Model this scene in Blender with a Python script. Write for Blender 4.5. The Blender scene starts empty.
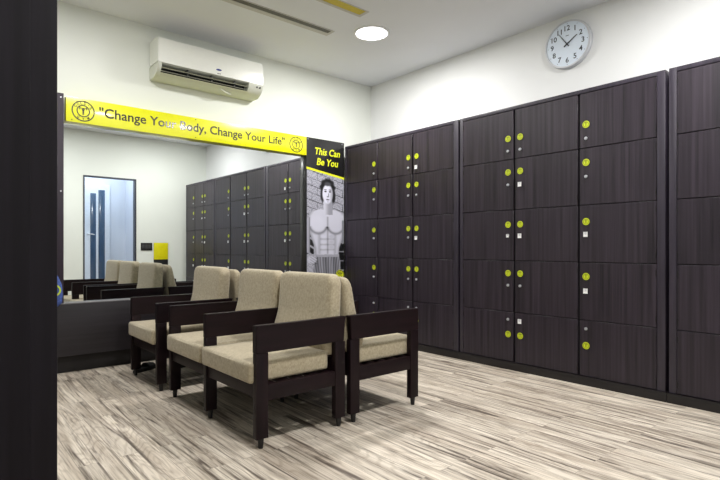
import bpy, bmesh, math, random
from mathutils import Vector, Matrix
R = math.radians
PI = math.pi
scene = bpy.context.scene
COL = scene.collection
random.seed(7)

# ------------------------------------------------------------------ camera, world, light, exposure
cam = bpy.data.cameras.new('camera')
cam.sensor_width = 36.0
cam.lens = 36.0 * 508.0 / 720.0
cam.shift_y = 8.0 / 720.0
cam.clip_start = 0.02
camo = bpy.data.objects.new('camera', cam)
camo.location = (0, 0, 1.05)
camo.rotation_euler = (R(90), 0, R(-40.5))
COL.objects.link(camo)
scene.camera = camo

world = bpy.data.worlds.new('world')
scene.world = world
world.use_nodes = True
world.node_tree.nodes['Background'].inputs[0].default_value = (0.75, 0.85, 1.0, 1)
world.node_tree.nodes['Background'].inputs[1].default_value = 0.3

LAMP_W = 50.0
LAMP_COL = (1.0, 0.985, 0.965)
CEIL = 3.13
LAMPS = [(3.27, 3.655), (0.85, 3.61), (3.25, 0.95), (1.30, 1.00)]
POWER = [1.05, 0.62, 0.88, 1.0]
for (x, y), pw in zip(LAMPS, POWER):
    ld = bpy.data.lights.new('downlight', 'AREA')
    ld.shape = 'DISK'; ld.size = 0.28; ld.energy = LAMP_W * pw; ld.color = LAMP_COL
    lo = bpy.data.objects.new('downlight', ld)
    lo.location = (x, y, CEIL - 0.022)
    COL.objects.link(lo)
ld = bpy.data.lights.new('corridor_light', 'AREA')
ld.shape = 'DISK'; ld.size = 0.4; ld.energy = 24; ld.color = (0.86, 0.93, 1.0)
lo = bpy.data.objects.new('corridor_light', ld)
lo.location = (2.5, -1.0, CEIL - 0.1)
COL.objects.link(lo)

scene.view_settings.view_transform = 'Standard'
scene.view_settings.look = 'None'
scene.view_settings.gamma = 1.0
scene.view_settings.exposure = 0.0
scene.view_settings.use_curve_mapping = False

# ------------------------------------------------------------------ materials
def srgb(r, g, b):
    def f(c):
        c /= 255.0
        return c / 12.92 if c <= 0.04045 else ((c + 0.055) / 1.055) ** 2.4
    return (f(r), f(g), f(b), 1)

def new_mat(name):
    m = bpy.data.materials.new(name)
    m.use_nodes = True
    nt = m.node_tree
    return m, nt, nt.nodes['Principled BSDF']

def N(nt, t, **kw):
    n = nt.nodes.new(t)
    for k, v in kw.items():
        if k in n.inputs: n.inputs[k].default_value = v
        else: setattr(n, k, v)
    return n

def ramp(nt, stops):
    n = nt.nodes.new('ShaderNodeValToRGB')
    cr = n.color_ramp
    while len(cr.elements) < len(stops): cr.elements.new(0.5)
    for e, (p, c) in zip(cr.elements, stops):
        e.position = p; e.color = c
    return n

def simple(name, col, rough=0.5, metal=0.0, noise=0.05, nscale=30.0, bump=0.0, coat=0.0, spec=0.5):
    m, nt, b = new_mat(name)
    tc = N(nt, 'ShaderNodeTexCoord')
    nz = N(nt, 'ShaderNodeTexNoise', Scale=nscale, Detail=4.0)
    nt.links.new(tc.outputs['Object'], nz.inputs['Vector'])
    lo = tuple(c * (1 - noise) for c in col[:3]) + (1,)
    hi = tuple(min(1, c * (1 + noise)) for c in col[:3]) + (1,)
    rp = ramp(nt, [(0.3, lo), (0.7, hi)])
    nt.links.new(nz.outputs['Fac'], rp.inputs[0])
    nt.links.new(rp.outputs[0], b.inputs['Base Color'])
    b.inputs['Roughness'].default_value = rough
    b.inputs['Metallic'].default_value = metal
    b.inputs['Coat Weight'].default_value = coat
    b.inputs['Coat Roughness'].default_value = 0.12
    b.inputs['Specular IOR Level'].default_value = spec
    if bump:
        bp = N(nt, 'ShaderNodeBump', Strength=bump, Distance=0.002)
        nt.links.new(nz.outputs['Fac'], bp.inputs['Height'])
        nt.links.new(bp.outputs[0], b.inputs['Normal'])
    return m

def wood(name, dark, light, stretch, rough=0.4, bump=0.15, spec=0.5):
    """laminate with fine straight grain; stretch = texture scale per axis"""
    m, nt, b = new_mat(name)
    tc = N(nt, 'ShaderNodeTexCoord')
    oi = N(nt, 'ShaderNodeObjectInfo')
    mul = N(nt, 'ShaderNodeVectorMath', operation='SCALE'); mul.inputs['Scale'].default_value = 1.0
    mp = N(nt, 'ShaderNodeMapping'); mp.inputs['Scale'].default_value = stretch
    nt.links.new(tc.outputs['Object'], mp.inputs['Vector'])
    add = N(nt, 'ShaderNodeVectorMath', operation='ADD')
    cmb = N(nt, 'ShaderNodeCombineXYZ')
    m3 = N(nt, 'ShaderNodeMath', operation='MULTIPLY'); m3.inputs[1].default_value = 37.0
    nt.links.new(oi.outputs['Random'], m3.inputs[0])
    for i in range(3): nt.links.new(m3.outputs[0], cmb.inputs[i])
    nt.links.new(mp.outputs[0], add.inputs[0]); nt.links.new(cmb.outputs[0], add.inputs[1])
    nz = N(nt, 'ShaderNodeTexNoise', Scale=1.0, Detail=6.0, Roughness=0.6)
    nt.links.new(add.outputs[0], nz.inputs['Vector'])
    rp = ramp(nt, [(0.32, dark), (0.68, light)])
    nt.links.new(nz.outputs['Fac'], rp.inputs[0])
    nt.links.new(rp.outputs[0], b.inputs['Base Color'])
    b.inputs['Roughness'].default_value = rough
    b.inputs['Specular IOR Level'].default_value = spec
    bp = N(nt, 'ShaderNodeBump', Strength=bump, Distance=0.001)
    nt.links.new(nz.outputs['Fac'], bp.inputs['Height'])
    nt.links.new(bp.outputs[0], b.inputs['Normal'])
    return m

M = {}
M['wall'] = simple('painted_wall', srgb(228, 231, 224), 0.75, noise=0.015, nscale=2.0)
M['wall_b'] = simple('painted_wall_right', srgb(228, 229, 229), 0.75, noise=0.015, nscale=2.0)
M['ceiling'] = simple('ceiling_paint', srgb(228, 230, 234), 0.8, noise=0.015, nscale=2.0)
M['locker'] = wood('locker_laminate', srgb(22, 17, 24), srgb(52, 44, 54), (30, 42, 0.8), 0.40, 0.25, 0.42)
M['locker_frame'] = wood('locker_frame_laminate', srgb(34, 29, 40), srgb(52, 46, 58), (30, 30, 1.5), 0.4, 0.2)
M['locker_plinth'] = wood('locker_plinth_laminate', srgb(14, 11, 13), srgb(24, 20, 22), (30, 1.5, 30), 0.4, 0.2)
M['inside'] = simple('locker_shadow_gap_board', srgb(14, 12, 14), 0.7)
M['cupboard'] = wood('cupboard_laminate', srgb(19, 16, 22), srgb(33, 29, 37), (30, 30, 0.8), 0.45, 0.2, 0.15)
M['panel'] = wood('low_panel_laminate', srgb(22, 18, 23), srgb(38, 33, 39), (1.2, 30, 38), 0.45, 0.2)
M['kick'] = simple('kick_board', srgb(22, 18, 20), 0.6)
M['chair_wood'] = wood('seat_dark_stained_wood', srgb(17, 6, 10), srgb(28, 13, 18), (2.5, 25, 25), 0.45, 0.1, 0.22)
M['chair_leg'] = wood('seat_leg_dark_stained_wood', srgb(17, 6, 10), srgb(28, 13, 18), (25, 25, 2.5), 0.45, 0.1, 0.22)
M['foot'] = simple('black_plastic_foot', srgb(14, 12, 13), 0.5)
M['steel'] = simple('brushed_steel', srgb(200, 202, 208), 0.35, 0.6)
M['white_tag'] = simple('white_tag', srgb(235, 235, 235), 0.5)
M['yellow_sticker'] = simple('yellow_green_sticker', srgb(196, 210, 30), 0.45)
M['sticker_mark'] = simple('sticker_dark_mark', srgb(96, 104, 20), 0.5)
M['banner'] = simple('banner_yellow', srgb(228, 228, 0), 0.3, noise=0.01, coat=0.9)
M['ink'] = simple('banner_dark_ink', srgb(44, 40, 22), 0.35, noise=0.01, coat=0.6)
M['poster_black'] = simple('poster_black', srgb(14, 13, 14), 0.35, coat=0.4)
M['poster_yellow'] = simple('poster_yellow', srgb(220, 226, 40), 0.4)
M['mirror_back'] = simple('mirror_backing_board', srgb(30, 26, 30), 0.6)
M['trim_strip'] = simple('dark_purple_strip', srgb(44, 34, 46), 0.4)
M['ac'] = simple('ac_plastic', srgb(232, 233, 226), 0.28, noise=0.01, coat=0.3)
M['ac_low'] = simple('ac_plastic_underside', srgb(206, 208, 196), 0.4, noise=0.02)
M['black'] = simple('black_matt', srgb(18, 18, 18), 0.6)
M['grey_dark'] = simple('dark_grey', srgb(60, 60, 62), 0.5)
M['badge_blue'] = simple('blue_badge', srgb(40, 50, 130), 0.4)
M['clock_face'] = simple('clock_face', srgb(216, 226, 238), 0.4, noise=0.01)
M['clock_rim'] = simple('clock_rim_silver', srgb(205, 207, 212), 0.3, 0.35)
M['clock_ink'] = simple('clock_black', srgb(40, 44, 50), 0.5)
M['lamp_rim'] = simple('lamp_white_rim', srgb(235, 235, 235), 0.4)
M['ledge'] = simple('ledge_grey', srgb(120, 118, 120), 0.4)
M['slot_dark'] = simple('slot_dark_grey', srgb(84, 82, 74), 0.6)
M['slot_flange'] = simple('slot_flange_grey', srgb(196, 194, 188), 0.6)
M['slot_yellow'] = simple('slot_mustard', srgb(205, 186, 60), 0.6)
M['skirting'] = simple('skirting_dark', srgb(50, 44, 46), 0.5)
M['door_frame'] = simple('door_frame_grey_metal', srgb(70, 72, 80), 0.4, 0.4)
M['door_white'] = simple('door_white', srgb(225, 232, 242), 0.4)
M['corridor'] = simple('corridor_paint', srgb(214, 220, 232), 0.6, noise=0.01)
M['blue_glass'] = simple('blue_tinted_glass_strip', srgb(60, 84, 112), 0.15, coat=0.6)
M['notice_yellow'] = simple('notice_yellow', srgb(224, 214, 10), 0.4)
M['bag_blue'] = simple('bag_blue_fabric', srgb(70, 92, 160), 0.8, noise=0.45, nscale=70)
M['bag_green'] = simple('bag_yellow_green', srgb(196, 214, 60), 0.7)
M['black_rubber'] = simple('black_rubber', srgb(18, 18, 19), 0.7)

# upholstery
def fabric(name, c1, c2):
    m, nt, b = new_mat(name)
    tc = N(nt, 'ShaderNodeTexCoord')
    n1 = N(nt, 'ShaderNodeTexNoise', Scale=60.0, Detail=4.0)
    n2 = N(nt, 'ShaderNodeTexNoise', Scale=210.0, Detail=3.0)
    mp = N(nt, 'ShaderNodeMapping'); mp.inputs['Scale'].default_value = (1, 1, 0.45)
    nt.links.new(tc.outputs['Object'], n1.inputs['Vector'])
    nt.links.new(tc.outputs['Object'], mp.inputs['Vector'])
    nt.links.new(mp.outputs[0], n2.inputs['Vector'])
    mix = N(nt, 'ShaderNodeMath', operation='ADD')
    mm = N(nt, 'ShaderNodeMath', operation='MULTIPLY'); mm.inputs[1].default_value = 0.5
    nt.links.new(n1.outputs['Fac'], mix.inputs[0]); nt.links.new(n2.outputs['Fac'], mix.inputs[1])
    nt.links.new(mix.outputs[0], mm.inputs[0])
    rp = ramp(nt, [(0.28, c1), (0.72, c2)])
    nt.links.new(mm.outputs[0], rp.inputs[0])
    nt.links.new(rp.outputs[0], b.inputs['Base Color'])
    b.inputs['Roughness'].default_value = 0.9
    b.inputs['Sheen Weight'].default_value = 0.25
    bp = N(nt, 'ShaderNodeBump', Strength=0.35, Distance=0.002)
    nt.links.new(n2.outputs['Fac'], bp.inputs['Height'])
    nt.links.new(bp.outputs[0], b.inputs['Normal'])
    return m
M['fabric'] = fabric('beige_woven_upholstery', srgb(138, 126, 102), srgb(190, 178, 152))

# mirror glass
m, nt, b = new_mat('mirror_glass')
nz = N(nt, 'ShaderNodeTexNoise', Scale=1.0)
rp = ramp(nt, [(0.0, (0.76, 0.79, 0.79, 1)), (1.0, (0.79, 0.82, 0.82, 1))])
nt.links.new(nz.outputs['Fac'], rp.inputs[0]); nt.links.new(rp.outputs[0], b.inputs['Base Color'])
b.inputs['Metallic'].default_value = 1.0
b.inputs['Roughness'].default_value = 0.0
M['mirror'] = m

# lamp diffuser (gives off light)
m, nt, b = new_mat('lamp_diffuser')
b.inputs['Base Color'].default_value = (1, 1, 1, 1)
b.inputs['Emission Color'].default_value = (0.96, 0.97, 1.0, 1)
b.inputs['Emission Strength'].default_value = 14.0
M['lamp'] = m

# floor: white-washed boards laid along Y
m, nt, b = new_mat('whitewashed_floorboards')
tc = N(nt, 'ShaderNodeTexCoord')
rot = N(nt, 'ShaderNodeMapping'); rot.inputs['Rotation'].default_value = (0, 0, R(90))
nt.links.new(tc.outputs['Object'], rot.inputs['Vector'])
bk = N(nt, 'ShaderNodeTexBrick')
bk.offset = 0.37; bk.offset_frequency = 2
bk.inputs['Color1'].default_value = (0, 0, 0, 1); bk.inputs['Color2'].default_value = (1, 1, 1, 1)
bk.inputs['Mortar'].default_value = (0.5, 0.5, 0.5, 1)
bk.inputs['Scale'].default_value = 1.0
bk.inputs['Mortar Size'].default_value = 0.0012
bk.inputs['Mortar Smooth'].default_value = 0.2
bk.inputs['Brick Width'].default_value = 1.15
bk.inputs['Row Height'].default_value = 0.092
bk.inputs['Bias'].default_value = 0.0
nt.links.new(rot.outputs[0], bk.inputs['Vector'])
sep = N(nt, 'ShaderNodeSeparateColor')
nt.links.new(bk.outputs['Color'], sep.inputs[0])
offs = N(nt, 'ShaderNodeMath', operation='MULTIPLY'); offs.inputs[1].default_value = 23.0
nt.links.new(sep.outputs[0], offs.inputs[0])
cmb = N(nt, 'ShaderNodeCombineXYZ')
nt.links.new(offs.outputs[0], cmb.inputs[0]); nt.links.new(offs.outputs[0], cmb.inputs[1]); nt.links.new(offs.outputs[0], cmb.inputs[2])
addv = N(nt, 'ShaderNodeVectorMath', operation='ADD')
nt.links.new(tc.outputs['Object'], addv.inputs[0]); nt.links.new(cmb.outputs[0], addv.inputs[1])
def streak(sx, sy, detail, dist, rough=0.6):
    mp = N(nt, 'ShaderNodeMapping'); mp.inputs['Scale'].default_value = (sx, sy, 1)
    nt.links.new(addv.outputs[0], mp.inputs['Vector'])
    n = N(nt, 'ShaderNodeTexNoise', Scale=1.0, Detail=detail, Roughness=rough, Distortion=dist)
    nt.links.new(mp.outputs[0], n.inputs['Vector'])
    return n
s1 = streak(20, 0.9, 6, 1.6)
s2 = streak(120, 3.0, 4, 0.5, 0.65)
s3 = streak(9, 0.8, 3, 0.6)
r1 = ramp(nt, [(0.35, (0, 0, 0, 1)), (0.50, (1, 1, 1, 1))])
nt.links.new(s1.outputs['Fac'], r1.inputs[0])
r2 = ramp(nt, [(0.36, (0, 0, 0, 1)), (0.48, (1, 1, 1, 1))])
nt.links.new(s2.outputs['Fac'], r2.inputs[0])
r3 = ramp(nt, [(0.35, (0, 0, 0, 1)), (0.62, (1, 1, 1, 1))])
nt.links.new(s3.outputs['Fac'], r3.inputs[0])
base = N(nt, 'ShaderNodeMix', data_type='RGBA')
base.inputs['A'].default_value = srgb(184, 172, 157); base.inputs['B'].default_value = srgb(222, 212, 197)
nt.links.new(r3.outputs[0], base.inputs['Factor'])
mixA = N(nt, 'ShaderNodeMix', data_type='RGBA')
mixA.inputs['A'].default_value = srgb(104, 93, 84)
nt.links.new(r1.outputs[0], mixA.inputs['Factor'])
nt.links.new(base.outputs['Result'], mixA.inputs['B'])
mixB = N(nt, 'ShaderNodeMix', data_type='RGBA', blend_type='MULTIPLY')
mixB.inputs['Factor'].default_value = 1.0
r2c = ramp(nt, [(0.0, (0.62, 0.60, 0.58, 1)), (1.0, (1, 1, 1, 1))])
nt.links.new(r2.outputs[0], r2c.inputs[0])
nt.links.new(mixA.outputs['Result'], mixB.inputs['A']); nt.links.new(r2c.outputs[0], mixB.inputs['B'])
# cathedral grain and knots: contour lines of a soft stretched field
kn = streak(7, 1.1, 2, 0.3, 0.4)
km = N(nt, 'ShaderNodeMath', operation='MULTIPLY'); km.inputs[1].default_value = 95.0
nt.links.new(kn.outputs['Fac'], km.inputs[0])
ks_ = N(nt, 'ShaderNodeMath', operation='SINE'); nt.links.new(km.outputs[0], ks_.inputs[0])
kr = ramp(nt, [(0.0, (0.64, 0.61, 0.58, 1)), (0.42, (1, 1, 1, 1))])
kadd = N(nt, 'ShaderNodeMath', operation='MULTIPLY_ADD'); kadd.inputs[1].default_value = 0.5; kadd.inputs[2].default_value = 0.5
nt.links.new(ks_.outputs[0], kadd.inputs[0]); nt.links.new(kadd.outputs[0], kr.inputs[0])
mixK = N(nt, 'ShaderNodeMix', data_type='RGBA', blend_type='MULTIPLY')
mixK.inputs['Factor'].default_value = 0.5
nt.links.new(mixB.outputs['Result'], mixK.inputs['A']); nt.links.new(kr.outputs[0], mixK.inputs['B'])
# whole-board tone differences
tone = ramp(nt, [(0.0, (0.87, 0.86, 0.85, 1)), (0.5, (1, 1, 1, 1)), (1.0, (1.04, 1.03, 1.02, 1))])
nt.links.new(sep.outputs[0], tone.inputs[0])
mixC = N(nt, 'ShaderNodeMix', data_type='RGBA', blend_type='MULTIPLY')
mixC.inputs['Factor'].default_value = 1.0
nt.links.new(mixK.outputs['Result'], mixC.inputs['A']); nt.links.new(tone.outputs[0], mixC.inputs['B'])
joint = N(nt, 'ShaderNodeMix', data_type='RGBA')
joint.inputs['B'].default_value = srgb(96, 86, 78)
nt.links.new(mixC.outputs['Result'], joint.inputs['A']); 
jf = N(nt, 'ShaderNodeMath', operation='MULTIPLY'); jf.inputs[1].default_value = 0.6
nt.links.new(bk.outputs['Fac'], jf.inputs[0]); nt.links.new(jf.outputs[0], joint.inputs['Factor'])
nt.links.new(joint.outputs['Result'], b.inputs['Base Color'])
b.inputs['Roughness'].default_value = 0.42
bp = N(nt, 'ShaderNodeBump', Strength=0.15, Distance=0.001)
nt.links.new(r2.outputs[0], bp.inputs['Height']); nt.links.new(bp.outputs[0], b.inputs['Normal'])
M['floor'] = m

# ------------------------------------------------------------------ mesh helpers
def BM(): return bmesh.new()

def box(bm, x0, x1, y0, y1, z0, z1, bev=0.0, seg=2, mi=0):
    r = bmesh.ops.create_cube(bm, size=1.0)
    vs = r['verts']
    for v in vs:
        v.co.x = x0 + (v.co.x + 0.5) * (x1 - x0)
        v.co.y = y0 + (v.co.y + 0.5) * (y1 - y0)
        v.co.z = z0 + (v.co.z + 0.5) * (z1 - z0)
    fs = list({f for v in vs for f in v.link_faces})
    for f in fs: f.material_index = mi
    if bev:
        es = list({e for v in vs for e in v.link_edges})
        bmesh.ops.bevel(bm, geom=es, offset=bev, segments=seg, profile=0.6, affect='EDGES')
    return bm

def cyl(bm, c, r, h, axis='z', seg=24, r2=None, mi=0):
    """cylinder whose base centre is c, extending h along axis"""
    rr = bmesh.ops.create_cone(bm, cap_ends=True, segments=seg, radius1=r, radius2=r if r2 is None else r2, depth=h)
    vs = rr['verts']
    T = Matrix.Translation((0, 0, h / 2))
    if axis == 'x': Q = Matrix.Rotation(R(90), 4, 'Y')
    elif axis == '-x': Q = Matrix.Rotation(R(-90), 4, 'Y')
    elif axis == 'y': Q = Matrix.Rotation(R(-90), 4, 'X')
    elif axis == '-y': Q = Matrix.Rotation(R(90), 4, 'X')
    elif axis == '-z': Q = Matrix.Rotation(R(180), 4, 'X')
    else: Q = Matrix.Identity(4)
    bmesh.ops.transform(bm, matrix=Matrix.Translation(c) @ Q @ T, verts=vs)
    for f in {f for v in vs for f in v.link_faces}: f.material_index = mi
    return bm

def ring(bm, c, r0, r1, h, axis='z', seg=40):
    """flat annulus with thickness h along axis starting at c"""
    def P(a, r, t):
        u, w = r * math.cos(a), r * math.sin(a)
        if axis == 'z': return Vector((u, w, t))
        if axis == '-z': return Vector((u, -w, -t))
        if axis == '-y': return Vector((u, -t, w))
        if axis == '-x': return Vector((-t, -u, w))
        return Vector((u, t, w))
    c = Vector(c); rows = []
    for i in range(seg):
        a = 2 * PI * i / seg
        rows.append([bm.verts.new(c + P(a, r, t)) for r, t in ((r0, 0), (r0, h), (r1, h), (r1, 0))])
    for i in range(seg):
        A, B = rows[i], rows[(i + 1) % seg]
        for k in range(4):
            bm.faces.new((A[k], A[(k + 1) % 4], B[(k + 1) % 4], B[k]))
    bmesh.ops.recalc_face_normals(bm, faces=bm.faces[:])
    return bm

def prism(bm, pts, axis, a0, a1):
    """extrude outline pts (2D) along axis between a0 and a1; x: pts=(y,z) y: pts=(x,z) z: pts=(x,y)"""
    def P(p, a):
        if axis == 'x': return (a, p[0], p[1])
        if axis == 'y': return (p[0], a, p[1])
        return (p[0], p[1], a)
    A = [bm.verts.new(P(p, a0)) for p in pts]; B = [bm.verts.new(P(p, a1)) for p in pts]
    n = len(pts)
    f0 = bm.faces.new(A); f1 = bm.faces.new(B[::-1])
    for i in range(n): bm.faces.new((A[i], B[i], B[(i + 1) % n], A[(i + 1) % n]))
    bmesh.ops.recalc_face_normals(bm, faces=bm.faces[:])
    return f0, f1

def tube(bm, pts, r, seg=8):
    pts = [Vector(p) for p in pts]; rows = []
    for i, p in enumerate(pts):
        d = (pts[min(i + 1, len(pts) - 1)] - pts[max(i - 1, 0)]).normalized()
        up = Vector((0, 0, 1)) if abs(d.z) < 0.9 else Vector((1, 0, 0))
        a = d.cross(up).normalized(); c = d.cross(a)
        rows.append([bm.verts.new(p + r * (a * math.cos(t) + c * math.sin(t))) for t in (2 * PI * k / seg for k in range(seg))])
    for i in range(len(rows) - 1):
        for k in range(seg):
            bm.faces.new((rows[i][k], rows[i][(k + 1) % seg], rows[i + 1][(k + 1) % seg], rows[i + 1][k]))
    bm.faces.new(rows[0]); bm.faces.new(rows[-1][::-1])
    bmesh.ops.recalc_face_normals(bm, faces=bm.faces[:])
    return bm

def obj(name, bm, mat, parent=None, smooth=40, loc=None):
    me = bpy.data.meshes.new(name)
    bm.to_mesh(me); bm.free()
    for mm in (mat if isinstance(mat, (list, tuple)) else [mat]): me.materials.append(mm)
    if smooth:
        for p in me.polygons: p.use_smooth = True
        me.set_sharp_from_angle(angle=R(smooth))
    o = bpy.data.objects.new(name, me)
    COL.objects.link(o)
    if parent: o.parent = parent
    if loc: o.location = loc
    return o

def thing(name, label, cat, loc=(0, 0, 0), rz=0.0, group=None):
    o = bpy.data.objects.new(name, None)
    o.empty_display_size = 0.1
    COL.objects.link(o)
    o.location = loc; o.rotation_euler = (0, 0, rz)
    o['label'] = label; o['category'] = cat
    if group: o['group'] = group
    return o

def tag(o, label, cat, group=None):
    o['label'] = label; o['category'] = cat
    if group: o['group'] = group
    return o

def struct(name, bm, mat, parent=None, label=None):
    o = obj(name, bm, mat, parent, smooth=None)
    o['kind'] = 'structure'
    if label: o['label'] = label
    return o

def copy_tree(o, parent=None):
    c = o.copy(); COL.objects.link(c)
    if parent: c.parent = parent
    for ch in list(o.children): copy_tree(ch, c)
    return c

def text_bm(body, w=None, h=None, bold=0.0, depth=0.0015, shear=0.0, bm=None, mat4=None, center=True, spacing=1.0):
    """letters as geometry, in the XY plane, scaled to width w / height h"""
    cu = bpy.data.curves.new('lettering', 'FONT')
    cu.body = body; cu.size = 1.0; cu.offset = bold; cu.extrude = 0.02; cu.shear = shear
    cu.space_character = spacing; cu.resolution_u = 3
    to = bpy.data.objects.new('lettering', cu)
    COL.objects.link(to)
    dg = bpy.context.evaluated_depsgraph_get()
    me = bpy.data.meshes.new_from_object(to.evaluated_get(dg))
    bpy.data.objects.remove(to); bpy.data.curves.remove(cu)
    tmp = BM(); tmp.from_mesh(me); bpy.data.meshes.remove(me)
    xs = [v.co.x for v in tmp.verts]; ys = [v.co.y for v in tmp.verts]; zs = [v.co.z for v in tmp.verts]
    sx = w / (max(xs) - min(xs)) if w else None
    sy = h / (max(ys) - min(ys)) if h else None
    sx = sx or sy; sy = sy or sx
    cx = (max(xs) + min(xs)) / 2 if center else min(xs); cy = (max(ys) + min(ys)) / 2 if center else min(ys)
    for v in tmp.verts:
        v.co = Vector(((v.co.x - cx) * sx, (v.co.y - cy) * sy, (v.co.z + 0.02) / 0.04 * depth))
    if mat4: bmesh.ops.transform(tmp, matrix=mat4, verts=tmp.verts[:])
    if bm is None: return tmp
    me = bpy.data.meshes.new('tmp'); tmp.to_mesh(me); tmp.free(); bm.from_mesh(me); bpy.data.meshes.remove(me)
    return bm

# local XY plane -> vertical plane facing -Y  (x->x, y->z, z->-y) / facing -X (x->-y, y->z, z->-x)
FACE_Y = Matrix(((1, 0, 0, 0), (0, 0, -1, 0), (0, 1, 0, 0), (0, 0, 0, 1)))
FACE_X = Matrix(((0, 0, -1, 0), (-1, 0, 0, 0), (0, 1, 0, 0), (0, 0, 0, 1)))

# ------------------------------------------------------------------ the room
XB, YA, YBACK, XL = 4.37, 4.90, -0.27, -1.25
struct('floor', box(BM(), XL - 0.1, XB + 0.1, YBACK - 1.6, YA + 0.1, -0.1, 0), M['floor'])
struct('ceiling', box(BM(), XL - 0.1, XB + 0.1, YBACK - 1.6, YA + 0.1, CEIL, CEIL + 0.1), M['ceiling'])
struct('wall_front', box(BM(), XL - 0.1, XB + 0.1, YA, YA + 0.1, 0, CEIL), M['wall'])
struct('wall_right', box(BM(), XB, XB + 0.1, YBACK - 0.1, YA, 0, CEIL), M['wall_b'])
struct('wall_left', box(BM(), XL - 0.1, XL, YBACK - 0.1, YA, 0, CEIL), M['wall'])
DX0, DX1, DZ = 2.115, 2.985, 2.325
bm = BM()
box(bm, XL, DX0, YBACK - 0.1, YBACK, 0, CEIL)
box(bm, DX1, XB, YBACK - 0.1, YBACK, 0, CEIL)
box(bm, DX0, DX1, YBACK - 0.1, YBACK, DZ, CEIL)
struct('wall_back', bm, M['wall'])
# corridor seen through the doorway in the mirror
bm = BM()
box(bm, 1.5, 4.0, YBACK - 1.5, YBACK - 1.4, 0, CEIL)
box(bm, 3.2, 3.3, YBACK - 1.4, YBACK - 0.1, 0, CEIL)
box(bm, 1.4, 1.5, YBACK - 1.4, YBACK - 0.1, 0, CEIL)
struct('wall_corridor', bm, M['corridor'])
struct('baseboard_back', box(box(BM(), XL, DX0 - 0.035, YBACK, YBACK + 0.012, 0, 0.12), DX1 + 0.035, XB - 0.55, YBACK, YBACK + 0.012, 0, 0.12), M['skirting'])
# door frame
bm = BM()
box(bm, DX0 - 0.012, DX0 + 0.012, YBACK - 0.1, YBACK + 0.012, 0, DZ + 0.014, 0.003)
box(bm, DX1 - 0.016, DX1 + 0.012, YBACK - 0.1, YBACK + 0.012, 0, DZ + 0.014, 0.003)
box(bm, DX0 + 0.012, DX1 - 0.016, YBACK - 0.1, YBACK + 0.012, DZ - 0.01, DZ + 0.014, 0.003)
struct('door_1', bm, M['door_frame'], label='grey metal door frame seen in the mirror')
# second door, in the corridor
yc = YBACK - 1.4
bm = BM()
box(bm, 2.05, 2.89, yc, yc + 0.035, 0.0, 2.35, 0.004)
d2 = struct('door_2', bm, M['door_white'], label='white corridor door with two narrow blue glass strips seen in the mirror')
for (a, c, zt) in ((2.52, 2.625, 2.16), (2.67, 2.79, 2.235)):
    obj('glass_strip', box(BM(), a, c, yc + 0.035, yc + 0.045, 0.35, zt, 0.002), M['blue_glass'], d2)
bm = BM()
cyl(bm, (2.475, yc + 0.035, 1.33), 0.012, 0.04, 'y')
tube(bm, [(2.475, yc + 0.075, 1.33), (2.54, yc + 0.078, 1.33), (2.59, yc + 0.075, 1.32)], 0.010)
obj('door_handle', bm, M['steel'], d2)

# ------------------------------------------------------------------ low wood panel under the mirror
YM = 4.79
YR = 4.852
X0M = -0.2
t = thing('low_wall_panel', 'long low dark wood panel running under the wall mirror', 'panel', (1.8, 4.85, 0))
obj('panel', box(BM(), X0M - 1.8, 3.83 - 1.8, YM - 4.85, 4.895 - 4.85, 0.15, 0.583, 0.003), M['panel'], t)
obj('kick_board', box(BM(), X0M - 1.8, 3.83 - 1.8, 4.875 - 4.85, 4.895 - 4.85, 0.0, 0.15), M['kick'], t)
obj('top_edge', box(BM(), X0M - 1.8, 3.83 - 1.8, YM - 4.85 - 0.004, 4.895 - 4.85, 0.5835, 0.592, 0.002), M['ledge'], t)['label'] = 'thin pale grey top edge'

# mirror
t = thing('wall_mirror', 'large frameless wall mirror above the low dark panel and below the yellow banner', 'mirror', (2.08, 4.84, 0.595))
obj('mirror_glass', box(BM(), 0.868 - 2.08, 3.288 - 2.08, YR - 4.84, YR + 0.006 - 4.84, 0, 2.105 - 0.595), M['mirror'], t, smooth=None)
obj('backing_board', box(BM(), 0.868 - 2.08, 3.288 - 2.08, YR + 0.008 - 4.84, 4.895 - 4.84, 0, 2.105 - 0.595), M['mirror_back'], t)

# dark strip beside mirror
t = thing('dark_wall_board', 'narrow dark upright board with screw heads at the left edge of the mirror', 'board', (0.75, 4.84, 0.595))
obj('board', box(BM(), X0M - 0.75, 0.866 - 0.75, YM - 4.84, 4.895 - 4.84, 0, 2.33 - 0.595, 0.002), M['trim_strip'], t)
for z in (2.295, 1.52):
    obj('screw_head', cyl(BM(), (0.845 - 0.75, YM - 4.84, z - 0.595), 0.006, 0.003, '-y', 12), M['steel'], t)

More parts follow.
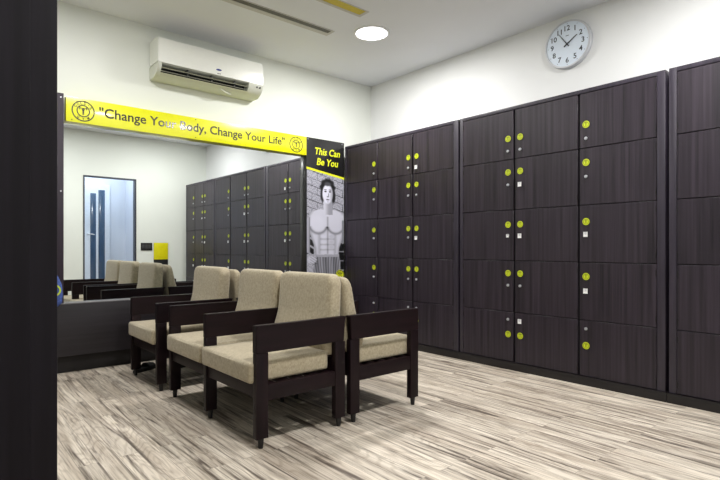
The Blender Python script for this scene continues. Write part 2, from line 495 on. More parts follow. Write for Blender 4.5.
# ------------------------------------------------------------------ emblem (round, lettered, with a lifter figure)
def emblem_parts(cx, cy, cz, r, parent, mat, disc=None, face='y', with_text=True):
    """flat round emblem facing -Y at (cx, cy, cz)"""
    bm = BM()
    ring(bm, (cx, cy, cz), r * 0.90, r, 0.0015, '-y')
    ring(bm, (cx, cy, cz), r * 0.49, r * 0.58, 0.0015, '-y')
    # strong-man lifting a bar
    def P(pts):
        prism(bm, [(cx + px * r, cz + pz * r) for px, pz in pts], 'y', cy - 0.0015, cy)
    P([(-0.07, -0.38), (-0.02, -0.38), (0.0, -0.12), (0.02, -0.38), (0.07, -0.38), (0.07, 0.02), (0.15, 0.18), (0.12, 0.24), (0.04, 0.14), (-0.04, 0.14), (-0.12, 0.24), (-0.15, 0.18), (-0.07, 0.02)])
    cyl(bm, (cx, cy, cz + 0.22 * r), 0.07 * r, 0.0015, '-y', 12)
    P([(-0.30, 0.24), (0.30, 0.24), (0.30, 0.29), (-0.30, 0.29)])
    for s in (-1, 1):
        P([(s * 0.26, 0.12), (s * 0.34, 0.12), (s * 0.34, 0.41), (s * 0.26, 0.41)])
    o = obj('emblem', bm, mat, parent, smooth=None)
    bm = BM()
    word = "GOLD'S"
    for i, ch in enumerate(word):
        a = R(150 - i * 24)
        if ch == "'": hh, ww = r * 0.09, r * 0.05
        else: hh, ww = r * 0.25, r * 0.19
        Mx = Matrix.Translation((cx + 0.755 * r * math.cos(a), cy, cz + 0.755 * r * math.sin(a))) @ Matrix.Rotation(-(a - PI / 2), 4, 'Y') @ FACE_Y
        text_bm(ch, ww, hh, 0.01, 0.0015, 0, bm, Mx)
    obj('emblem_lettering', bm, mat, o, smooth=None)
    bm = BM()
    for i, ch in enumerate("GYM"):
        a = R(-125 + i * 35)
        Mx = Matrix.Translation((cx + 0.755 * r * math.cos(a), cy, cz + 0.755 * r * math.sin(a))) @ Matrix.Rotation(-(a + PI / 2), 4, 'Y') @ FACE_Y
        text_bm(ch, r * 0.19, r * 0.25, 0.01, 0.0015, 0, bm, Mx)
    obj('emblem_lettering', bm, mat, o, smooth=None)
    return o

# ------------------------------------------------------------------ yellow banner
BX0, BX1, BZ0, BZ1 = 0.882, 3.288, 2.106, 2.314
t = thing('slogan_banner', 'long glossy yellow slogan banner above the wall mirror', 'banner', (2.08, 4.84, BZ0))
ox, oy, oz = 2.08, 4.84, BZ0
obj('board', box(BM(), BX0 - ox, BX1 - ox, YM - 0.002 - oy, 4.895 - oy, 0, BZ1 - BZ0, 0.001), M['banner'], t)
yf = YM - 0.002 - oy
# slogan fitted between the two emblems
bm = text_bm('"Change Your Body, Change Your Life"', 1.865, None, 0.013, 0.0015, 0, None, None, True, 1.0)
hs = [v.co.y for v in bm.verts]
for v in bm.verts: v.co.y *= 0.112 / (max(hs) - min(hs))
bmesh.ops.transform(bm, matrix=Matrix.Translation((2.067 - ox, yf, 2.209 - oz)) @ FACE_Y, verts=bm.verts[:])
obj('slogan_lettering', bm, M['ink'], t, smooth=None)['label'] = 'dark rounded slogan lettering'
for ex in (1.011, 3.150):
    emblem_parts(ex - ox, yf, 2.208 - oz, 0.088, t, M['ink'])
for sx in (0.925, 1.99, 3.262):
    for sz in (BZ0 + 0.018, BZ1 - 0.018):
        obj('screw_head', cyl(BM(), (sx - ox, yf, sz - oz), 0.0045, 0.003, '-y', 10), M['slot_dark'], t)

# ------------------------------------------------------------------ poster
PX0, PX1, PZ1 = 3.290, 3.838, 2.316
ox, oy = 3.565, 4.84
t = thing('poster_panel', 'tall black poster panel with black and white photo of a shirtless man', 'poster', (ox, oy, 0.592))
oz = 0.592
obj('panel', box(BM(), PX0 - ox, PX1 - ox, YM - oy, 4.895 - oy, 0.0, PZ1 - oz, 0.001), M['poster_black'], t)
def stripe_z(x): return 1.965 + (x - PX0) / (PX1 - PX0) * (1.885 - 1.965)
prism(bm := BM(), [(PX0 - ox, stripe_z(PX0) - 0.012 - oz), (PX1 - ox, stripe_z(PX1) - 0.012 - oz), (PX1 - ox, stripe_z(PX1) + 0.012 - oz), (PX0 - ox, stripe_z(PX0) + 0.012 - oz)], 'y', YM - 0.003 - oy, YM - oy)
obj('yellow_stripe', bm, M['poster_yellow'], t, smooth=None)
# printed photograph
def sm(e0, e1, x):
    k = max(0.0, min(1.0, (x - e0) / (e1 - e0))); return k * k * (3 - 2 * k)
def paint(x, z):
    """grey value of the print at x (0..0.548 from the left edge), height z"""
    rnd = math.sin(x * 157 + math.sin(z * 43) * 2.2) * math.sin(z * 181 + math.sin(x * 61) * 2.0)
    v = 0.62 + 0.10 * rnd
    if z > 1.35:                                        # block wall with dark joints
        row = math.floor((z + x * 0.25) / 0.085)
        jz = abs(((z + x * 0.25) / 0.085) % 1 - 0.5)
        jx = abs((x / 0.15 + row * 0.5) % 1 - 0.5)
        if jz > 0.44 or jx > 0.47: v = 0.36 + 0.12 * rnd + 0.10 * math.sin(z * 37 + x * 23)
    else:                                               # gym machines behind
        if x > 0.40: v = 0.10 if (z * 9) % 1 > 0.12 else 0.5
        if x < 0.10 and z > 0.98: v = 0.14 if (z * 11 + x * 6) % 1 > 0.25 else 0.6
    def E(cx, cz, rx, rz, val, soft=0.35, v=0.0):
        d = math.sqrt(((x - cx) / rx) ** 2 + ((z - cz) / rz) ** 2)
        k = 1 - sm(1 - soft, 1 + soft * 0.3, d)
        return v * (1 - k) + val * k
    cx0 = 0.295
    # torso: width by height
    if z < 1.50:
        ks = [(1.50, 0.14), (1.47, 0.24), (1.42, 0.285), (1.28, 0.285), (1.18, 0.245), (1.05, 0.185), (0.96, 0.175), (0.90, 0.19), (0.60, 0.215)]
        hw = 0.2
        for (za, wa), (zb, wb) in zip(ks, ks[1:]):
            if zb <= z <= za: hw = wa + (wb - wa) * (za - z) / (za - zb)
        d = abs(x - cx0) / hw
        k = 1 - sm(0.93, 1.0, d)
        body = 0.78 - 0.20 * sm(0.75, 1.0, d)
        v = v * (1 - k) + body * k
        if z > 1.2:
            v = E(cx0 - 0.145, 1.335, 0.13, 0.105, 0.80, 0.5, v)
            v = E(cx0 + 0.13, 1.32, 0.12, 0.105, 0.78, 0.5, v)
            # pectoral underside shadow and centre line
            for s, cc in ((-1, -0.13), (1, 0.125)):
                dd = math.sqrt(((x - cx0 - cc) / 0.125) ** 2 + ((z - 1.325) / 0.105) ** 2)
                if z < 1.30: v -= 0.26 * math.exp(-((dd - 1.0) / 0.14) ** 2)
        if 0.98 < z < 1.42: v -= 0.18 * math.exp(-((x - cx0 - 0.005) / 0.012) ** 2)
        if 0.98 < z < 1.21:
            for zc in (1.155, 1.09, 1.03):
                if abs(x - cx0) < 0.105: v -= 0.11 * math.exp(-((z - zc) / 0.010) ** 2)
            v -= 0.12 * math.exp(-((abs(x - cx0) - 0.115) / 0.022) ** 2)
            for zc in (1.185, 1.12, 1.06):
                v = E(cx0 - 0.055, zc, 0.045, 0.026, 0.80, 0.6, v); v = E(cx0 + 0.06, zc, 0.045, 0.026, 0.72, 0.6, v)
        # arms
        if 1.0 < z < 1.40 and x < 0.05: v = 0.66 - 0.2 * sm(0.02, 0.05, x)
        if 1.10 < z < 1.38 and x > 0.51: v = 0.5
        # shorts
        if z < 0.975:
            v = v if d > 1.0 else 0.46 + 0.10 * math.sin(x * 150 + (0.97 - z) * (x - 0.3) * 160 + 2.0 * math.sin(z * 9)) + 0.06 * math.sin(x * 47 + z * 5)
            if z > 0.945 and d <= 1.0: v = 0.62
        # hand on hip
        v = E(0.075, 0.915, 0.075, 0.05, 0.74, 0.3, v)
        if x < 0.15 and 0.86 < z < 0.96:
            v -= 0.22 * math.exp(-((((z + x * 0.55) / 0.030) % 1 - 0.5) / 0.16) ** 2) * (1 if x > 0.05 else 0.2)
    # neck
    if 1.44 < z < 1.62:
        k = 1 - sm(0.060, 0.075, abs(x - 0.305)); v = v * (1 - k) + (0.58 + 0.2 * sm(0.33, 0.25, x)) * k
    # hair, face
    v = E(0.300, 1.755, 0.118 + 0.008 * math.sin(z * 90), 0.118 + 0.006 * math.sin(x * 120), 0.14, 0.2, v)
    v = E(0.225, 1.66, 0.035, 0.08, 0.18, 0.4, v)
    v = E(0.385, 1.66, 0.035, 0.09, 0.14, 0.4, v)
    if True:
        fv = 0.86 - 0.25 * sm(0.31, 0.38, x)
        v = E(0.300, 1.685, 0.082, 0.120, fv, 0.18, v)
        v = E(0.300, 1.80, 0.06, 0.03, 0.30, 0.6, v) if z > 1.775 else v
        for ex in (0.268, 0.333):
            v = E(ex, 1.712, 0.020, 0.010, 0.18, 0.5, v)
            v = E(ex, 1.733, 0.024, 0.006, 0.28, 0.5, v)
        v = E(0.312, 1.672, 0.008, 0.03, 0.5, 0.6, v)
        v = E(0.302, 1.652, 0.018, 0.008, 0.42, 0.6, v)
        v = E(0.301, 1.618, 0.028, 0.009, 0.34, 0.5, v)
        v = E(0.303, 1.592, 0.018, 0.006, 0.6, 0.6, v)
    return max(0.03, min(0.92, v))
NX, NZ = 92, 230
me = bpy.data.meshes.new('printed_photo')
vs, fs, cv = [], [], []
zb = 0.62
for j in range(NZ + 1):
    for i in range(NX + 1):
        x = PX0 + 0.004 + (PX1 - PX0 - 0.008) * i / NX
        zt = stripe_z(x) - 0.012
        z = zb + (zt - zb) * j / NZ
        vs.append((x - ox, YM - 0.002 - oy, z - oz)); cv.append(paint(x - PX0, z))
for j in range(NZ):
    for i in range(NX):
        a = j * (NX + 1) + i
        fs.append((a, a + 1, a + NX + 2, a + NX + 1))
me.from_pydata(vs, [], fs)
ca = me.color_attributes.new('print', 'FLOAT_COLOR', 'POINT')
for k, v in enumerate(cv):
    l = min(1.0, v * 1.03) ** 2.2
    ca.data[k].color = (l * 0.92, l * 0.92, min(1.0, l * 1.08), 1)
m, nt, b = new_mat('printed_photo')
at = N(nt, 'ShaderNodeVertexColor'); at.layer_name = 'print'
nt.links.new(at.outputs[0], b.inputs['Base Color'])
b.inputs['Roughness'].default_value = 0.4
me.materials.append(m)
pp = bpy.data.objects.new('printed_photo', me); COL.objects.link(pp); pp.parent = t
pp['label'] = 'black and white photo of a shirtless man with his hand on his hip'
for body, cx, cz, w in (('This Can', 3.592, 2.172, 0.365), ('Be You', 3.590, 2.052, 0.315)):
    bm = text_bm(body, w, 0.083, 0.022, 0.0015, 0.2)
    sh = Matrix.Identity(4)
    bmesh.ops.transform(bm, matrix=Matrix.Translation((cx - ox, YM - oy, cz - oz)) @ FACE_Y, verts=bm.verts[:])
    obj('lettering', bm, M['poster_yellow'], t, smooth=None)
dsc = obj('emblem_disc', cyl(BM(), (3.772 - ox, YM - 0.002 - oy, 0.728 - oz), 0.062, 0.002, '-y', 40), M['poster_yellow'], t)
emblem_parts(3.772 - ox, YM - 0.004 - oy, 0.728 - oz, 0.058, dsc, M['ink'])
for sx, sz in ((3.31, 2.295), (3.805, 2.295)):
    obj('screw_head', cyl(BM(), (sx - ox, YM - oy, sz - oz), 0.005, 0.003, '-y', 10), M['steel'], t)

# ------------------------------------------------------------------ locker cabinets
LX = 3.84
ROWS = [(0.070, 0.494), (0.500, 0.937), (0.943, 1.376), (1.382, 1.813), (1.819, 2.236)]
STK = [0.303, 0.832, 1.252, 1.705, 1.996]
LCK = [0.432, 0.727, 1.160, 1.597, 1.889]
HT = 2.27
def sticker(parent, y, z):
    bm = BM()
    cyl(bm, (-0.001, y, z), 0.027, 0.002, '-x', 28)
    o = obj('sticker', bm, M['yellow_sticker'], parent)
    bm = BM()
    ring(bm, (-0.003, y, z), 0.018, 0.021, 0.0006, '-x', 24)
    prism(bm, [(y - 0.003, z - 0.012), (y + 0.003, z - 0.012), (y + 0.003, z + 0.010), (y + 0.009, z + 0.010), (y + 0.009, z + 0.014), (y - 0.009, z + 0.014), (y - 0.009, z + 0.010), (y - 0.003, z + 0.010)], 'x', -0.0036, -0.003)
    obj('sticker_emblem', bm, M['sticker_mark'], o, smooth=None)
def lock(parent, y, z):
    bm = BM()
    cyl(bm, (-0.001, y, z), 0.012, 0.006, '-x', 20)
    cyl(bm, (-0.007, y, z), 0.009, 0.006, '-x', 20)
    box(bm, -0.0145, -0.012, y - 0.0015, y + 0.0015, z - 0.006, z + 0.006)
    obj('lock', bm, M['steel'], parent)
def keytag(parent, y, z, big=True):
    bm = BM()
    s = 0.019 if big else 0.014
    box(bm, -0.010, -0.0135 + 0.001, y - s * 0.85, y + s * 0.85, z - s * 1.3, z + s * 0.7, 0.001)
    ring(bm, (-0.0125, y, z - s * 0.15), 0.005, 0.0075, 0.002, '-x', 16)
    obj('key_tag', bm, M['white_tag'], parent)
def cabinet(y0, y1, cols, label, kinds, fl, fr, tags=()):
    """y1 > y0; cols = door (ya, yb, side) with side +1 when the lock sits at the high-y edge; kinds[c][r]"""
    oy = (y0 + y1) / 2
    t = thing('locker_cabinet', label, 'locker', (LX, oy, 0), 0, 'dark wood locker cabinets along the right wall')
    a, c = y0 - oy, y1 - oy
    D = 0.52
    pl = 0.0095
    bm = BM()
    box(bm, 0, D, a, a + fl, 0.066, HT, 0.002)
    box(bm, 0, D, c - fr, c, 0.066, HT, 0.002)
    box(bm, 0, D, a + fl, c - fr, 2.240, HT, 0.002)
    obj('frame', bm, M['locker_frame'], t)
    bm = BM()
    box(bm, 0.024, D - 0.005, a + fl, c - fr, 0.068, 2.240)
    obj('carcass', bm, M['inside'], t)
    obj('plinth', box(BM(), -0.016, D, a - pl, c + pl, 0, 0.0655, 0.001), M['locker_plinth'], t)
    for ci, (ya, yb, side) in enumerate(cols):
        for r, (za, zb_) in enumerate(ROWS):
            d = obj('door', box(BM(), 0.002, 0.020, ya - oy, yb - oy, za, zb_, 0.0015, 1), M['locker'], t)
            yl = (yb - 0.050 if side > 0 else ya + 0.050) - oy
            sticker(d, yl, STK[r]); lock(d, yl, LCK[r])
            if (ci, r) in tags: keytag(d, yl, LCK[r], (ci, r) in tags and tags[(ci, r)])
            # hinges on the other edge
            yh = (ya + 0.004 if side > 0 else yb - 0.004) - oy
            for zz in (za + 0.06, zb_ - 0.06):
                obj('hinge', box(BM(), -0.0015, 0.002, yh - 0.003, yh + 0.003, zz - 0.02, zz + 0.02), M['locker_plinth'], d)
    return t
# columns are listed from high y (nearer the mirror wall) to low y
# middle cabinet
cabinet(1.284, 3.040, [(2.467, 3.004, -1), (1.900, 2.449, 1), (1.340, 1.882, 1)],
        'middle dark wood locker cabinet under the wall clock, fifteen square doors', None, 0.052, 0.034,
        tags={(0, 2): False, (1, 3): True, (1, 2): True, (1, 0): True, (2, 2): True, (2, 1): True})
# far cabinet, next to the poster
cabinet(3.060, 4.774, [(4.203, 4.738, -1), (3.665, 4.187, -1), (3.121, 3.649, 1)],
        'far dark wood locker cabinet standing beside the shirtless man poster', None, 0.058, 0.033,
        tags={(2, 4): True, (2, 2): True})
# near cabinet, cut by the frame
cabinet(0.000, 1.262, [(0.836, 1.214, -1), (0.436, 0.820, 1), (0.040, 0.420, 1)],
        'nearest dark wood locker cabinet cut off at the right edge of the photo', None, 0.042, 0.046,
        tags={(0, 2): True, (1, 3): False, (2, 1): True})

# ------------------------------------------------------------------ tall cupboard at the left edge
t = thing('tall_cupboard', 'tall near black wooden cupboard close up at the left edge of the photo', 'cupboard', (-0.49, 1.70, 0))
ox, oy = -0.49, 1.70
xr = 0.236
obj('body', box(BM(), -1.245 - ox, xr - ox, 1.376 - oy, 2.0 - oy, 0, 2.6, 0.003), M['cupboard'], t)
d = obj('door', box(BM(), -0.50 - ox, xr - 0.055 - ox, 1.372 - oy, 1.3755 - oy, 0.08, 2.55, 0.002), M['cupboard'], t)
obj('door', box(BM(), -1.19 - ox, -0.508 - ox, 1.372 - oy, 1.3755 - oy, 0.08, 2.55, 0.002), M['cupboard'], t)
bm = BM()
tube(bm, [(-0.40 - ox, 1.371 - oy, 0.78), (-0.40 - ox, 1.345 - oy, 0.79), (-0.40 - ox, 1.345 - oy, 0.95), (-0.40 - ox, 1.371 - oy, 0.96)], 0.006)
obj('handle', bm, M['steel'], d)

# ------------------------------------------------------------------ seats
SEATD = 0.59
def cushion_bm(y0, y1):
    """seat cushion, slightly crowned, front edge rounded and wrapping round the legs"""
    bm = BM()
    x0, x1, z0, z1 = -0.322, 0.20, 0.340, 0.450
    box(bm, x0, x1, y0, y1, z0, z1, 0.020, 4)
    for i in range(1, 6):
        xx = x0 + (x1 - x0) * i / 6
        bmesh.ops.bisect_plane(bm, geom=bm.verts[:] + bm.edges[:] + bm.faces[:], plane_co=(xx, 0, 0), plane_no=(1, 0, 0))
        yy = y0 + (y1 - y0) * i / 6
        bmesh.ops.bisect_plane(bm, geom=bm.verts[:] + bm.edges[:] + bm.faces[:], plane_co=(0, yy, 0), plane_no=(0, 1, 0))
    ym = (y0 + y1) / 2; hw = (y1 - y0) / 2; xm = (x0 + x1) / 2
    for v in bm.verts:
        u = (v.co.y - ym) / hw; w = (v.co.x - xm) / ((x1 - x0) / 2)
        if v.co.z > z1 - 0.025: v.co.z += 0.012 * (1 - u * u) * (1 - w * w)
        if v.co.x < x0 + 0.003: v.co.x -= 0.006 * (1 - u * u)
        if v.co.x < -0.298: v.co.y = ym + (v.co.y - ym) * (1 + 0.012 / hw)
    return bm
def back_bm(y0, y1, lean, z1):
    ym = (y0 + y1) / 2; hw = (y1 - y0) / 2
    z0 = 0.415
    out = []
    for cxs, czs, a0, rr in ((1, 1, 0, 0.062), (-1, 1, 90, 0.062), (-1, -1, 180, 0.03), (1, -1, 270, 0.03)):
        cy = ym + cxs * (hw - rr); cz = (z1 - rr) if czs > 0 else (z0 + rr)
        for k in range(6):
            a = R(a0 + 90 * k / 5)
            out.append((cy + rr * math.cos(a), cz + rr * math.sin(a)))
    bm = BM()
    f0, f1 = prism(bm, out, 'x', 0.0, 0.118)
    es = list(f0.edges) + list(f1.edges)
    bmesh.ops.bevel(bm, geom=es, offset=0.036, segments=4, profile=0.55, affect='EDGES')
    for i in range(1, 14):
        zz = z0 + (z1 - z0) * i / 14
        bmesh.ops.bisect_plane(bm, geom=bm.verts[:] + bm.edges[:] + bm.faces[:], plane_co=(0, 0, zz), plane_no=(0, 0, 1))
    for i in range(1, 6):
        yy = y0 + (y1 - y0) * i / 6
        bmesh.ops.bisect_plane(bm, geom=bm.verts[:] + bm.edges[:] + bm.faces[:], plane_co=(0, yy, 0), plane_no=(0, 1, 0))
    for v in bm.verts:
        s = (v.co.z - z0) / (z1 - z0); u = (v.co.y - ym) / hw
        thick = v.co.x / 0.118                       # 0 front .. 1 back
        lumbar = math.exp(-((s - 0.22) / 0.18) ** 2) * 0.032
        front = 0.205 + lean * (s - 0.5) - lumbar - 0.010 * (1 - u * u) * (1 - (2 * s - 1) ** 2)
        back = 0.290 + 0.020 * s
        v.co.x = front + (back - front) * thick
        if s < 0.32: v.co.y = ym + (v.co.y - ym) * (1.0 + 0.0 * s)
    return bm
def arm_bm(y):
    """armrest board"""
    bm = BM()
    pts = [(-0.298, 0.500), (0.285, 0.500), (0.296, 0.625), (0.306, 0.645), (-0.298, 0.645)]
    prism(bm, pts, 'y', y - 0.019, y + 0.019)
    bmesh.ops.bevel(bm, geom=bm.edges[:], offset=0.003, segments=2, affect='EDGES')
    return bm
def leg_bm(x0, x1, y, z1=0.4995):
    bm = BM(); box(bm, x0, x1, y - 0.019, y + 0.019, 0.052, z1, 0.003)
    return bm
def make_seats(name, label, ys, loc, rz, lean=0.03, top=0.893):
    t = thing(name, label, 'seat', loc, rz, 'back to back waiting seats')
    for y in ys:
        obj('armrest', arm_bm(y), M['chair_wood'], t)
        for (xa, xb) in ((-0.296, -0.224), (0.222, 0.294)):
            l = obj('leg', leg_bm(xa, xb, y), M['chair_leg'], t)
            bm = BM(); cyl(bm, ((xa + xb) / 2, y, 0.0), 0.013, 0.052, 'z', 16, 0.017)
            obj('foot', bm, M['foot'], l)
        obj('side_rail', box(BM(), -0.2235, 0.2215, y - 0.016, y + 0.016, 0.245, 0.330, 0.003), M['chair_wood'], t)
    for a, b_ in zip(ys, ys[1:]):
        obj('seat_cushion', cushion_bm(a + 0.0205, b_ - 0.0205), M['fabric'], t)
        obj('backrest', back_bm(a + 0.0205, b_ - 0.0205, lean, top), M['fabric'], t)
        bm = BM()
        box(bm, -0.285, -0.258, a + 0.0195, b_ - 0.0195, 0.262, 0.330, 0.003)
        box(bm, 0.225, 0.252, a + 0.0195, b_ - 0.0195, 0.262, 0.400, 0.003)
        for k in range(5):
            xs_ = -0.22 + k * 0.095
            box(bm, xs_, xs_ + 0.05, a + 0.017, b_ - 0.017, 0.312, 0.330, 0.002)
        obj('seat_frame', bm, M['chair_wood'], t)
    return t
XA_, XBk = 1.583, 2.222
make_seats('double_armchair', 'two seat beige and dark wood armchair unit nearest the camera, facing the left', [-0.622, 0.0, 0.585], (XA_ + 0.012, 2.988, 0), 0)
make_seats('armchair', 'single beige armchair facing left, last in its row beside the mirror', [-0.297, 0.297], (XA_ - 0.008, 4.09, 0), 0)
make_seats('double_armchair', 'two seat beige armchair unit facing the lockers, behind the nearest left facing pair', [-0.60, 0.0, 0.622], (XBk, 2.985, 0), PI, 0.10, 0.872)
make_seats('armchair', 'single beige armchair facing the lockers, back to back with the one by the mirror', [-0.297, 0.297], (XBk, 4.085, 0), PI, 0.10, 0.872)

# ------------------------------------------------------------------ slippers on the floor under the far seats
for k, (x, y, rz, lab) in enumerate(((1.43, 4.52, 0.5, 'black slipper on the floor by the legs of the far armchair, left one'),
                                     (1.74, 4.44, 0.2, 'black slipper with yellow green strap under the far armchair'))):
    t = thing('slipper', lab, 'slipper', (x, y, 0), rz, 'slippers under the far armchair')
    bm = BM()
    out = []
    for i in range(20):
        a = 2 * PI * i / 20
        w = 0.045 if math.cos(a) > 0 else 0.036
        out.append((0.13 * math.cos(a), w * math.sin(a)))
    f0, f1 = prism(bm, out, 'z', 0.0, 0.026)
    bmesh.ops.bevel(bm, geom=list(f1.edges), offset=0.006, segments=2, affect='EDGES')
    obj('sole', bm, M['black_rubber'], t)
    bm = BM(); rows = []
    for xx in (0.005, 0.03, 0.06, 0.085):
        row = []
        for j in range(9):
            a = PI * j / 8
            ww = 0.047 - (xx - 0.03) * 0.15
            row.append((xx, ww * math.cos(a), 0.022 + (0.045 - xx * 0.15) * math.sin(a)))
        rows.append(row)
    vv = [[bm.verts.new(p) for p in row] for row in rows]
    for i in range(3):
        for j in range(8): bm.faces.new((vv[i][j], vv[i][j + 1], vv[i + 1][j + 1], vv[i + 1][j]))
    bmesh.ops.recalc_face_normals(bm, faces=bm.faces[:])
    bmesh.ops.solidify(bm, geom=bm.faces[:], thickness=0.004)
    obj('strap', bm, M['bag_green'] if k else M['black_rubber'], t)

# ------------------------------------------------------------------ blue bag hanging at the mirror's left edge
t = thing('drawstring_bag', 'blue patterned bag hanging at the left edge of the mirror', 'bag', (0.79, 4.765, 0.57))
bm = BM()
pr = [(0.00, 0.030), (0.03, 0.060), (0.10, 0.066), (0.18, 0.058), (0.25, 0.030), (0.28, 0.012), (0.31, 0.018)]
rows = []
for z, w in pr:
    rows.append([bm.verts.new((w * math.cos(a), 0.36 * w * math.sin(a), z)) for a in (2 * PI * k / 20 for k in range(20))])
for i in range(len(rows) - 1):
    for k in range(20): bm.faces.new((rows[i][k], rows[i][(k + 1) % 20], rows[i + 1][(k + 1) % 20], rows[i + 1][k]))
bm.faces.new(rows[0][::-1]); bm.faces.new(rows[-1])
bmesh.ops.recalc_face_normals(bm, faces=bm.faces[:])
obj('pouch', bm, M['bag_blue'], t, smooth=80)
obj('ring_print', ring(BM(), (0.0, -0.0245, 0.135), 0.036, 0.048, 0.003, '-y', 28), M['bag_green'], t)
bm = BM(); tube(bm, [(0, 0, 0.29), (0.004, 0.008, 0.35), (0.0, 0.017, 0.40)], 0.004)
obj('cord', bm, M['bag_blue'], t)
bm = BM(); cyl(bm, (0, 0.0245, 0.40), 0.006, 0.02, '-y', 12)
obj('hook', bm, M['steel'], t)

# ------------------------------------------------------------------ air conditioner
AX0, AX1 = 1.590, 2.660
ox, oy, oz = 2.125, 4.90, 2.620
t = thing('air_conditioner', 'white split air conditioner on the wall above the yellow banner', 'air conditioner', (ox, oy, oz))
W2 = (AX1 - AX0) / 2
YB_ = -0.004
prof = [(YB_, 0.0), (YB_, 0.355), (-0.14, 0.358), (-0.222, 0.342), (-0.238, 0.31), (-0.246, 0.22), (-0.240, 0.115)]
low = [(YB_, 0.0), (-0.12, 0.0), (-0.19, 0.030), (-0.228, 0.072), (-0.239, 0.113), (YB_, 0.113)]
bm = BM()
prism(bm, [(y, z) for y, z in prof[1:]] + [(YB_, 0.1145)], 'x', -W2, W2)
bmesh.ops.bevel(bm, geom=[e for e in bm.edges if abs(e.verts[0].co.x - e.verts[1].co.x) < 1e-4], offset=0.008, segments=2, affect='EDGES')
obj('front_cover', bm, M['ac'], t)
# lower half with the air outlet cut open
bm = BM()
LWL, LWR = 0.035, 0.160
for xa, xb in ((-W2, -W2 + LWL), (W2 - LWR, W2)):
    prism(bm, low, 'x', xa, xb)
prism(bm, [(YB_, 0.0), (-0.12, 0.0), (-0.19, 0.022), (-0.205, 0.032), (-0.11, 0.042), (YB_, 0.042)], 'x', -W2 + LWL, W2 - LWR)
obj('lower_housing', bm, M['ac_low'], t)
bm = BM()
box(bm, -W2 + LWL, W2 - LWR, -0.125, -0.12, 0.044, 0.114)
obj('outlet', bm, M['black'], t)
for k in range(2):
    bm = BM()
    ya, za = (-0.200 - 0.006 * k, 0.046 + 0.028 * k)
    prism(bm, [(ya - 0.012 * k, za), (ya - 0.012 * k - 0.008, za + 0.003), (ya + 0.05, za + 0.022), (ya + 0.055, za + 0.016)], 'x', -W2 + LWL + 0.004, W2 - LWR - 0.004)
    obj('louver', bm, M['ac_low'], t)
for k in range(3):
    xx = -0.25 + k * 0.24
    obj('vane', box(BM(), xx, xx + 0.012, -0.195, -0.126, 0.044, 0.112, 0.001), M['grey_dark'], t)
# badge with two small words, display
bm = BM()
pts = [(0.028 * math.cos(2 * PI * k / 20), 0.165 + 0.009 * math.sin(2 * PI * k / 20)) for k in range(20)]
prism(bm, [(0.045 + a, z) for a, z in pts], 'y', -0.2455, -0.240)
obj('badge', bm, M['badge_blue'], t)
bm = BM(); box(bm, 0.03, 0.044, -0.2425, -0.238, 0.126, 0.133); box(bm, 0.05, 0.064, -0.2425, -0.238, 0.126, 0.133)
obj('marking', bm, M['grey_dark'], t)
bm = BM(); cyl(bm, (W2 - 0.070, -0.228, 0.085), 0.008, 0.012, '-y', 12); cyl(bm, (W2 - 0.035, -0.228, 0.085), 0.009, 0.012, '-y', 12)
obj('indicator', bm, M['black'], t)
bm = BM(); tube(bm, [(0.10, -0.16, 0.012), (0.16, -0.15, -0.012), (0.22, -0.12, -0.006), (0.25, -0.09, 0.004)], 0.007)
obj('drain_pipe', bm, M['ac_low'], t)

# ------------------------------------------------------------------ clock
CY, CZ, CR = 2.236, 2.862, 0.212
t = thing('wall_clock', 'round wall clock with silver rim above the lockers', 'clock', (XB, CY, CZ))
bm = BM()
cyl(bm, (-0.002, 0, 0), CR, 0.028, '-x', 64)
cyl(bm, (-0.030, 0, 0), CR, 0.006, '-x', 64, CR - 0.006)
obj('case', bm, M['clock_rim'], t)
bm = BM(); ring(bm, (-0.036, 0, 0), CR - 0.016, CR - 0.004, 0.010, '-x', 64)
obj('rim', bm, M['clock_rim'], t)
obj('dial', cyl(BM(), (-0.0365, 0, 0), CR - 0.017, 0.003, '-x', 64), M['clock_face'], t)
tk = BM()
for h in range(1, 13):
    a = R(90 - 30 * h)
    Mx = Matrix.Translation((-0.0395, -0.142 * math.cos(a), 0.142 * math.sin(a))) @ FACE_X
    obj('numeral', text_bm(str(h), None, 0.046, 0.014, 0.001, 0, None, Mx), M['clock_ink'], t, smooth=None)
    cyl(tk, (-0.0395, -0.180 * math.cos(a), 0.180 * math.sin(a)), 0.003, 0.001, '-x', 8)
obj('hour_marks', tk, M['clock_ink'], t, smooth=None)
obj('dial_mark', text_bm('-', 0.028, 0.005, 0, 0.001, 0, None, Matrix.Translation((-0.0395, 0, 0.075)) @ FACE_X), M['clock_ink'], t, smooth=None)
def hand(ang, ln, tail, w, xx):
    bm = BM()
    a = R(90 - ang); d = Vector((0, -math.cos(a), math.sin(a))); n = Vector((0, -d.z, d.y))
    c = Vector((xx, 0, 0))
    P = [c - d * tail + n * w, c - d * tail - n * w, c + d * ln - n * w * 0.5, c + d * ln + n * w * 0.5]
    prism(bm, [(p.y, p.z) for p in P], 'x', xx - 0.0015, xx)
    obj('hand', bm, M['clock_ink'], t, smooth=None)
hand(57, 0.108, 0.034, 0.007, -0.043)
hand(324, 0.130, 0.030, 0.0045, -0.0455)
obj('pin', cyl(BM(), (-0.040, 0, 0), 0.008, 0.009, '-x', 16), M['clock_ink'], t)

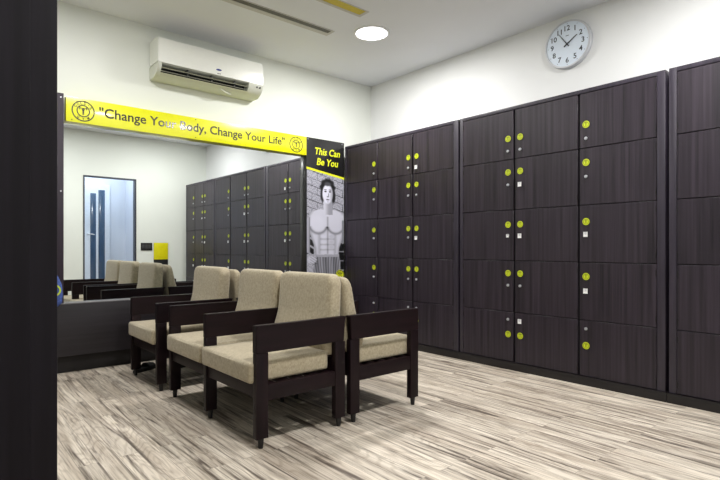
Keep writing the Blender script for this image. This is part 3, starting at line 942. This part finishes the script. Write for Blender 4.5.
# ------------------------------------------------------------------ ceiling lights and slots
labs = ['bright round ceiling light above the lockers', 'round ceiling light over the mirror end, left of the air conditioner',
        'round ceiling light over the near lockers', 'round ceiling light overhead near the camera']
for (x, y), lab in zip(LAMPS, labs):
    t = thing('ceiling_light', lab, 'ceiling light', (x, y, CEIL), 0, 'round ceiling lights')
    bm = BM(); ring(bm, (0, 0, -0.0005), 0.150, 0.172, 0.014, '-z', 48)
    obj('rim', bm, M['lamp_rim'], t)
    obj('diffuser', cyl(BM(), (0, 0, -0.0005), 0.149, 0.009, '-z', 48), M['lamp'], t)
def slot(name, label, x0, x1, y0, y1, inner, split):
    ox, oy = (x0 + x1) / 2, (y0 + y1) / 2
    t = thing(name, label, 'ceiling vent', (ox, oy, CEIL), 0, None)
    bm = BM()
    f = 0.008
    box(bm, x0 - ox, x1 - ox, split - oy, y1 - oy, -0.006, -0.0005)
    box(bm, x0 - ox, x1 - ox, y0 - oy, y0 + f - oy, -0.006, -0.0005)
    box(bm, x1 - 0.03 - ox, x1 - ox, y0 + f - oy, split - oy, -0.006, -0.0005)
    box(bm, x0 - ox, x0 + 0.03 - ox, y0 + f - oy, split - oy, -0.006, -0.0005)
    obj('flange', bm, M['slot_flange'], t)
    bm = BM(); box(bm, x0 + 0.03 - ox, x1 - 0.03 - ox, y0 + f - oy, split - oy, -0.003, -0.0005)
    obj('opening', bm, inner, t)
    return t
slot('ceiling_slot', 'long narrow dark slot in the ceiling right of the air conditioner', 1.0, 2.98, 3.865, 3.99, M['slot_dark'], 3.935)
slot('ceiling_slot', 'mustard yellow slot in the ceiling beside the round light', 1.2, 2.965, 3.345, 3.475, M['slot_yellow'], 3.445)

# ------------------------------------------------------------------ things on the back wall (seen in the mirror)
t = thing('switch_plate', 'black switch plate on the wall beside the doorway, seen in the mirror', 'switch', (3.183, YBACK, 1.003))
obj('plate', box(BM(), -0.105, 0.105, 0.0005, 0.012, 0, 0.145, 0.003), M['black'], t)
for k in range(3):
    obj('rocker', box(BM(), -0.085 + k * 0.058, -0.035 + k * 0.058, 0.012, 0.017, 0.035, 0.11, 0.002), M['grey_dark'], t)
t = thing('wall_notice', 'yellow and black notice board on the wall, seen in the mirror', 'notice', (3.45, YBACK, 0.53))
obj('board', box(BM(), -0.135, 0.135, 0.0005, 0.014, 0, 0.62, 0.002), M['black'], t)
obj('yellow_field', box(BM(), -0.135, 0.135, 0.0145, 0.017, 0.30, 0.62, 0.001), M['notice_yellow'], t)
bm = BM()
cyl(bm, (0.02, 0.0145, 0.19), 0.035, 0.002, 'y', 20)
prism(bm, [(-0.05, 0.03), (0.07, 0.03), (0.06, 0.13), (0.03, 0.16), (0.0, 0.15), (-0.04, 0.12)], 'y', 0.0145, 0.0165)
obj('print', bm, M['grey_dark'], t)
